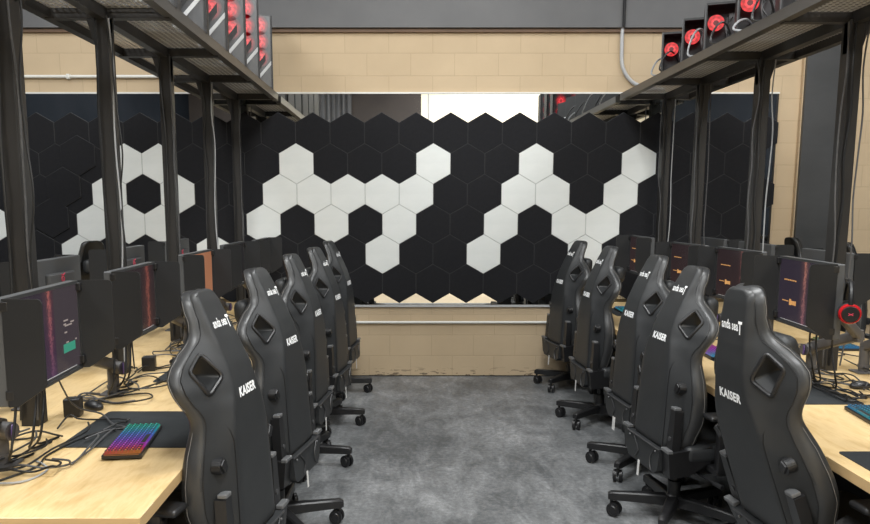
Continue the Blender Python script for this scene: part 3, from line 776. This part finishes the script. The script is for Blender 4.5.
def promo_extras(t):
    b = MB()
    for k in range(7): b.box((-.205 + k * .019, -.0095, .055 + .001 * (k % 2)), (.012, .001, .006))
    b.build('promo_heading', 'orange_text', t, False); b = MB()
    for k in range(5): b.box((-.215 + k * .014, -.0095, -.050), (.009, .001, .005))
    for k, (w, h) in enumerate(((.018, .03), (.014, .02), (.016, .02), (.012, .022))): b.box((-.135 + k * .018, -.0095, -.058 + h * .2), (w, .001, h))
    b.build('promo_logo', 'orange_text', t, False)
mons = {}
for k, ex in (('scr_login', login_extras), ('scr_red', None), ('scr_orange', None), ('scr_dim', None), ('scr_promo', promo_extras), ('scr_promo_dim', promo_extras)):
    mons[k] = make_monitor(k)
    if ex: ex(mons[k])
used = set()
def monitor(k, x, y, z, yaw, label, group):
    o = mons[k] if k not in used else dup(mons[k]); used.add(k)
    o.location = (x, y, z); o.rotation_euler = (0, 0, R(yaw)); return tag(o, label, 'monitor', group)
mon_l = [('scr_login', -1.240, 2.48, 1.213, 92.4, 'hooded monitor showing a login form with a green button'),
         ('scr_red', -1.275, 3.41, 1.212, 91.3, 'hooded monitor showing a reddish splash picture'),
         ('scr_orange', -1.32, 4.62, 1.203, 88.5, 'hooded monitor with only a strip of orange screen showing'),
         ('scr_dim', -1.314, 5.56, 1.21, 88.6, 'hooded monitor second from the wall beside the rainbow keyboard bench, screen hidden'),
         ('scr_dim', -1.315, 6.62, 1.195, 89.8, 'hooded monitor at the wall end of the rainbow keyboard bench, screen hidden')]
mon_r = [('scr_login', 1.93, 2.55, 1.236, -89, 'hooded monitor cut by the picture edge beside the reclined chair'),
         ('scr_promo', 1.89, 3.50, 1.236, -93, 'hooded monitor with orange lettering on purple, red headset beside it'),
         ('scr_promo_dim', 2.064, 4.63, 1.22, -87.2, 'hooded monitor with dim orange lettering, seen just past the reclined chair'),
         ('scr_promo_dim', 2.10, 5.58, 1.205, -86, 'hooded monitor with dim orange lettering, second from the mirror wall'),
         ('scr_promo_dim', 2.0, 6.40, 1.225, -90, 'hooded monitor with dim orange lettering, closest to the mirror wall')]
for a in mon_l: monitor(*a[:5], a[5], 'monitors facing the aisle')
for a in mon_r: monitor(*a[:5], a[5], 'monitors facing the aisle')
back_l = [(3.0, 'turned away, partly behind the login monitor'), (4.04, 'turned away, red emblem beside the second post'), (5.1, 'turned away behind the reddish screen'), (6.2, 'turned away behind the orange screen')]
back_r = [(3.72, 'turned away beyond the red headset'), (4.80, 'turned away, red emblem above the purple screen'), (5.78, 'turned away below the beige wall strip'), (6.62, 'turned away beside the mirror')]
for y, l in back_l: monitor('scr_dim', -1.95, y, 1.205, -90, f'grey monitor back {l}', 'monitors on the far desk sides')
for y, l in back_r: monitor('scr_dim', 2.72, y, 1.20, 90, f'grey monitor back {l}', 'monitors on the far desk sides')

# monitor arms
def arm(base, elbow, head, face, label, name='monitor_arm', disc=True):
    """base (x,y) on the desk; elbow, head 3d points; face = direction (+1/-1 in x) the aisle lies"""
    bx, by = base; t = thing(name, label, 'monitor arm', (bx, by, .75))
    O = Vector((bx, by, .75)); L = lambda p: Vector(p) - O
    b = MB(); b.box((0, 0, .005), (.11, .10, .009), bev=.004); b.build('base_plate', 'arm', t, False)
    b = MB(); b.cyl((0, 0, .008), (0, 0, .15), .027, n=20); b.cyl((0, 0, .03), (0, 0, .045), .031, n=20); b.build('post', 'arm', t)
    def bar(a, c, w, h, nm):
        a, c = L(a), L(c); d = c - a
        q = d.to_track_quat('X', 'Z').to_matrix()
        b = MB(); b.box((a + c) / 2, (d.length + .03, w, h), q, bev=.009, seg=3); return b.build(nm, 'arm', t)
    top = (bx, by, .75 + .145)
    bar(top, elbow, .046, .052, 'lower_link'); bar(elbow, head, .040, .044, 'upper_link')
    b = MB(); e = L(elbow); b.cyl(e - Vector((0, 0, .03)), e + Vector((0, 0, .03)), .022, n=14); b.build('elbow_joint', 'arm', t)
    b = MB(); h = L(head); b.box(h + Vector((face * .012, 0, 0)), (.02, .085, .085), bev=.004); b.build('head_plate', 'arm', t, False)
    if disc:
        b = MB(); b.cyl((face * .020, -.02, .135), (face * .064, -.034, .135), .031, n=24); dk = b.build('joint_cap', 'arm', t)
        b = MB(); b.cyl((0, .001, 0), (0, -.003, 0), .026, n=24)
        dd = b.build('printed_disc', 'disc', dk, True, (face * .065, -.0345, .135), (0, 0, R(90 + 18) if face > 0 else R(-90 - 18)))
    return t
arm_names = ['login', 'reddish', 'orange', 'second-from-wall', 'wall-end']
for (k, x, y, z, yaw, lb), nm in zip(mon_l, ['green-button monitor', 'reddish monitor', 'orange-strip monitor', 'monitor second from the wall', 'monitor at the wall end']):
    arm((-1.435, y + (.03 if y < 3 else .10)), (-1.43, y - .30, 1.02), (x - .085, y, z), 1, f'grey jointed monitor arm holding the {nm}, rainbow keyboard bench')
for (k, x, y, z, yaw, lb), nm in zip(mon_r, ['edge-cut monitor', 'purple-screen monitor', 'dim monitor past the reclined chair', 'dim monitor second from the mirror', 'dim monitor closest to the mirror']):
    if y < 3: arm((2.21, y + .50), (2.23, y + .25, 1.06), (x + .085, y, z), -1, f'grey jointed monitor arm holding the {nm}, red headset hanging off it')
    else: arm((2.2, y + .47), (2.22, y + .1, 1.02), (x + .085, y, z), -1, f'grey jointed monitor arm holding the {nm}, red headset bench')
for (y, l), q in zip(back_l, ['login monitor', 'second post', 'reddish screen', 'orange screen']):
    arm((-1.72, y + .25), (-1.74, y + .05, .99), (-1.95 + .085, y, 1.205), -1, f'grey monitor arm on the far desk side by the {q}', disc=False)
for (y, l), q in zip(back_r, ['red headset', 'purple screen', 'beige wall strip', 'mirror']):
    arm((2.49, y + .25), (2.51, y + .05, .99), (2.72 - .085, y, 1.20), 1, f'grey monitor arm on the far desk side near the {q}', disc=False)

# ------------------------------------------------------------------ desk items
def make_keyboard(light):
    t = thing('keyboard', '', 'keyboard', (0, 0, 0))
    b = MB(); b.box((0, 0, .009), (.365, .14, .016), bev=.003); b.build('case', 'plastic', t, False)
    b = MB(); b.box((0, 0, .0185), (.352, .128, .002)); b.box((-.183, 0, .0165), (.0012, .12, .002)); b.box((.183, 0, .0165), (.0012, .12, .002)); b.build('backlight', light + '_dim', t, False)
    b = MB()
    for r in range(6):
        x = -.171
        widths = {5: [1, 1, 1, 5, 1, 1, 1, 1, 1, 1, 1]}.get(r, None)
        row = [1.25, 1.25, 1.25, 6.0, 1.25, 1.25, 1.25, 1, 1, 1] if r == 5 else ([1] * 17)
        sc = .342 / sum(row)
        for w in row:
            ww = w * sc; cx = x + ww / 2; cy = .0525 - r * .021
            b.prism([(cx - ww * .41, cy - .0082), (cx + ww * .41, cy - .0082), (cx + ww * .41, cy + .0082), (cx - ww * .41, cy + .0082)], .021, .029)
            x += ww
    b.bm.normal_update(); [setattr(f, 'material_index', 1) for f in b.bm.faces if abs(f.normal.z) < .5 or f.calc_center_median().z < .0215]
    kc = b.build('keycaps', ['key', light + '_dim'], t, False)  # side faces emit, painting the backlight's spill onto the keys
    b = MB()
    for r in range(6):
        for q in range(17):
            if r == 5 and 3 <= q <= 9: continue
            b.box((-.161 + q * .0201, .0525 - r * .021, .0293), (.0055, .005, .0006))
    b.build('key_legends', light, kc, False)
    return t
kb = {}
def keyboard(l, x, y, yaw, lab, z=.754):
    o = dup(kb[l]) if l in kb else kb.setdefault(l, make_keyboard(l))
    o.location = (x, y, z); o.rotation_euler = (0, 0, R(yaw)); tag(o, lab, 'keyboard', 'light-up keyboards on the benches')
    return o
k1 = keyboard('rgb', -1.055, 2.74, 97, 'rainbow-lit mechanical keyboard at the near end of the birch bench', .7545)
b = MB(); b.box((-.02, .01, .0325), (.035, .09, .003), Matrix.Rotation(R(20), 3, 'Z')); b.build('reflected_card', 'tag', k1, False) if False else b.bm.free()
keyboard('teal', 2.0, 3.04, -97, 'teal-lit keyboard on bare birch beside the purple-screen monitor', .7505)
keyboard('magenta', 1.86, 4.47, -92, 'magenta-lit keyboard half hidden between the two near chairs')
keyboard('magenta', 2.12, 5.42, -90, 'violet-lit keyboard under the dim monitor second from the mirror')
keyboard('teal', 1.86, 6.25, -92, 'teal-lit keyboard beside the mirror wall on the red headset bench')
keyboard('teal', -1.02, 4.55, 94, 'teal-lit keyboard behind the green-button chair, rainbow keyboard bench')
keyboard('rgb', -1.05, 3.62, 94, 'rainbow-lit keyboard hidden behind the first chair of its row')
keyboard('teal', 2.74, 3.9, 88, 'teal-lit keyboard on the far desk side under the red headset')
keyboard('teal', 2.78, 4.75, 88, 'teal-lit keyboard on the far desk side beneath the purple screen', .7505)
def pad(x0, x1, y0, y1, lab, sh=0):
    b = MB(); b.prism(rounded_poly([(x0, y0), (x1, y0), (x1, y1), (x0, y1)], .02), .7502, .7535)
    return tag(b.build('desk_mat', 'mat_black', None, False), lab, 'desk mat', 'black desk mats')
pad(-1.33, -.82, 2.70, 3.19, 'black desk mat under the rainbow-lit keyboard, near end of bench')
pad(-1.33, -.84, 3.74, 4.10, 'black desk mat beside the second monitor arm post')
pad(-1.33, -.84, 4.5, 5.0, 'black desk mat behind the second chair, rainbow keyboard bench')
pad(1.79, 2.10, 3.31, 3.77, 'black desk mat behind the reclined chair beside the teal keyboard')
pad(1.59, 2.1, 2.12, 2.65, 'black desk mat at the picture corner beside the reclined chair')
pad(1.79, 2.12, 4.16, 4.72, 'black desk mat between the reclined chair and the next one')
pad(1.72, 2.05, 6.05, 6.5, 'black desk mat beside the chair against the wall, red headset side')
def mouse(x, y, yaw, lab, z=.7502):
    t = thing('computer_mouse', lab, 'mouse', (x, y, z), R(yaw), 'computer mice')
    b = MB(); b.sphere((0, 0, .012), .05, (.62, 1.15, .52)); 
    for v in b.bm.verts: v.co.z = max(v.co.z, .0)
    b.build('body', 'plastic', t); b = MB(); b.cyl((-.004, .03, .033), (.004, .03, .033), .009, n=12); b.build('scroll_wheel', 'plastic_grey', t)
mouse(-1.42, 3.24, 60, 'black mouse beside the cable box under the green-button monitor')
mouse(-1.33, 4.18, 70, 'black mouse on bare birch beneath the reddish monitor')
mouse(2.26, 3.62, 100, 'black mouse at the picture edge behind the teal keyboard')
mouse(2.18, 4.02, 100, 'black mouse among cables under the purple-screen monitor')
for x, y, l in ((-1.46, 3.13, 'small black square box beside the mouse under the green-button monitor'), (-1.44, 4.02, 'small black square box beneath the reddish monitor'), (-1.45, 5.0, 'small black square box under the orange-strip monitor')):
    t = thing('cable_box', l, 'box', (x, y, .7503), R(8), 'small black boxes among the cables')
    b = MB(); b.box((0, 0, .04), (.07, .055, .08), bev=.005); b.build('body', 'plastic', t, False); b = MB(); b.box((0, .0, .081), (.04, .03, .003)); b.build('top_plate', 'plastic_grey', t, False)
# red headset hanging on the arm
h = thing('headset', 'black headset with red ear cups hanging beside the purple-screen monitor', 'headset', (1.925, 3.215, 1.165), R(-22))
h.scale = (.98,) * 3
b = MB(); b.tube([(-.02 * 0, .055 * math.cos(a) * 1.25 , .07 + .10 * math.sin(a)) for a in [R(d) for d in range(-5, 186, 19)]], .011, 8); b.build('headband', 'plastic', h)
for s in (-1, 1):
    b = MB(); b.cyl((-.02, s * .062, .045), (.02, s * .062, .045), .001, n=6); b.bm.clear()
    b.cyl((0, s * .03, .03), (0, s * .062, .03), .046, .046, 22); cu = b.build('ear_cushion', 'leather', h)
    b = MB(); b.cyl((0, s * .062, .03), (0, s * .080, .03), .046, .040, 22); b.build('ear_cup', 'red_gloss', h)
    b = MB(); b.cyl((0, s * .080, .03), (0, s * .086, .03), .036, .033, 22); ep = b.build('cup_plate', 'plastic', h)
    b = MB(); b.box((0, s * .087, .03), (.022, .002, .003), Matrix.Rotation(R(25), 3, 'Y')); b.box((0, s * .087, .03), (.022, .002, .003), Matrix.Rotation(R(-25), 3, 'Y')); b.build('cup_emblem', 'red_print', ep, False)
b = MB(); b.box((0, 0, .163), (.03, .05, .012), bev=.003); b.box((.0, .06, .168), (.012, .14, .008)); b.build('hook', 'plastic', h, False)

# cables on the desks
def desk_cable(pts, m, lab, r=.0038):
    b = MB(); b.tube([(x, y, .7508 + r + z) for x, y, z in pts], r, 6)
    return tag(b.build('desk_cable', m), lab, 'cable', 'loose cables on the benches')
def tangle(cx, cy, sx, sy, n, where, cols=('cable', 'cable', 'cable_dark_grey')):
    nm = ['uppermost', 'second', 'third', 'fourth', 'fifth', 'sixth', 'seventh', 'eighth', 'ninth']
    for i in range(n):
        pts = []; a0 = random.uniform(0, 6.28); m = random.randint(9, 13); turn = random.choice((-1, 1)) * random.uniform(.35, .85); x, y = cx + random.uniform(-sx, sx), cy + random.uniform(-sy, sy)
        for k in range(m):
            pts.append((min(max(x, cx - sx * 1.25), cx + sx * 1.25), min(max(y, cy - sy * 1.3), cy + sy * 1.3), random.choice([0, .004, .01, .02]) + (n - i) * .0015))
            a0 += turn + random.uniform(-.3, .3); x += math.cos(a0) * sx * .62; y += math.sin(a0) * sy * .5
        desk_cable(pts, random.choice(cols), f'{nm[i]} cable in the tangle {where}')
tangle(-1.36, 2.72, .14, .24, 9, 'under the green-button monitor')
tangle(-1.37, 3.66, .13, .27, 9, 'under the reddish monitor')
tangle(-1.37, 4.78, .14, .3, 8, 'under the orange-strip monitor')
tangle(-1.40, 5.7, .11, .28, 4, 'by the second bench monitor from the wall')
tangle(2.12, 4.02, .12, .25, 8, 'beneath the purple-screen monitor')
tangle(2.17, 3.6, .11, .2, 7, 'behind the teal keyboard')
tangle(2.62, 4.2, .12, .4, 6, 'on the far desk side past the headset')
tangle(2.05, 5.2, .16, .25, 5, 'beneath the dim monitor past the reclined chair')
tangle(2.05, 6.1, .16, .25, 3, 'beside the dim monitor closest to the mirror')
desk_cable([(-1.36, 2.35, .0), (-1.30, 2.48, .0), (-1.32, 2.62, .0), (-1.25, 2.86, .004), (-1.10, 2.95, .004)], 'cable', 'black keyboard lead running across the near desk mat')
desk_cable([(-1.36, 2.74, .34), (-1.38, 2.95, .10), (-1.32, 3.08, .02), (-1.22, 2.96, .01), (-1.12, 2.92, .006), (-1.06, 2.93, .01)], 'cable_dark_grey', 'thin lead drooping from monitor height to the rainbow keyboard')
desk_cable([(-1.50, 2.2, .12), (-1.40, 2.30, .02), (-1.28, 2.34, .0), (-1.25, 2.46, .0), (-1.34, 2.55, .0)], 'cable_grey', 'pale grey cable curling at the near bench end')
for k, (ym, xm, sg) in enumerate(((2.48, -1.30, -1), (3.41, -1.33, -1), (4.62, -1.38, -1), (3.54, 2.0, 1), (4.63, 2.13, 1), (2.55, 2.0, 1))):
    wh = ['green-button', 'reddish', 'orange-strip', 'purple-screen', 'dim-screen', 'edge-cut'][k]
    for j, dy in enumerate((-.08, .06, .12)):
        desk_cable([(xm + sg * .02, ym + dy, .36), (xm + sg * .04, ym + dy + .05, .22), (xm + sg * .02, ym + dy - .03, .10), (xm + sg * .10, ym + dy + .1, .012), (xm + sg * .08, ym + dy + .22, 0)], 'cable', f'{["first", "second", "third"][j]} black cable drooping from the back of the {wh} monitor', .0045)

# curtain that shows in the mirror
b = MB(); n = 60; pts = [(-2.95 + i * 1.55 / n, -4.42 + .05 * math.sin(i * 1.35)) for i in range(n + 1)]
for i in range(n):
    (xa, ya), (xb, yb) = pts[i], pts[i + 1]
    b.bm.faces.new([b.bm.verts.new(p) for p in ((xa, ya, 2.2), (xb, yb, 2.2), (xb, yb, 4.9), (xa, ya, 4.9))])
bmesh.ops.remove_doubles(b.bm, verts=b.bm.verts[:], dist=1e-4)
tag(b.build('pleated_curtain', 'curtain'), 'grey pleated curtain seen only as a reflection in the mirror top', 'curtain')

# ------------------------------------------------------------------ light
def area(x, y, z, sx, sy, power, col=(.985, 1, 1), rot=(0, 0, 0)):
    d = bpy.data.lights.new('ceiling_and_fill_light', 'AREA'); d.shape = 'RECTANGLE'; d.size = sx; d.size_y = sy; d.energy = power; d.color = col
    o = bpy.data.objects.new('ceiling_and_fill_light', d); C.objects.link(o); o.location = (x, y, z); o.rotation_euler = rot; return o
P = 78
for x in (-3.2, .4, 4.0):
    for y, k in ((-2.6, 1.2), (.6, 1.6), (3.2, 1.35), (5.4, .5)): area(x, y, 4.9, 1.3, .9, P * k * (1.15 if x == .4 else .95))
area(2.2, -3.2, 4.7, 2.2, .5, 60, rot=(R(-40), 0, 0))  # added fill lamp, brightens the cream front wall for its reflection
w = bpy.data.worlds.new('room_fill'); bpy.context.scene.world = w; w.use_nodes = True
w.node_tree.nodes['Background'].inputs[0].default_value = (.5, .5, .52, 1); w.node_tree.nodes['Background'].inputs[1].default_value = .3

# ------------------------------------------------------------------ camera
cam = bpy.data.cameras.new('camera'); co = bpy.data.objects.new('camera', cam); C.objects.link(co)
F, CX, CY = 740., 409., 306.5
cam.sensor_fit = 'HORIZONTAL'; cam.sensor_width = 36.; cam.lens = F / 870 * 36.
cam.shift_x = (435 - CX) / 870; cam.shift_y = (CY - 262) / 870
co.location = (0, 0, 1.66); co.rotation_euler = (R(90) - math.atan((CY - 205) / F), 0, 0)
cam.clip_start = .05
sc = bpy.context.scene; sc.camera = co
sc.view_settings.view_transform = 'Standard'; sc.view_settings.look = 'None'; sc.view_settings.exposure = 0.
try:
    sc.cycles.use_denoising = True; sc.cycles.max_bounces = 7; sc.cycles.transparent_max_bounces = 12
except Exception: pass
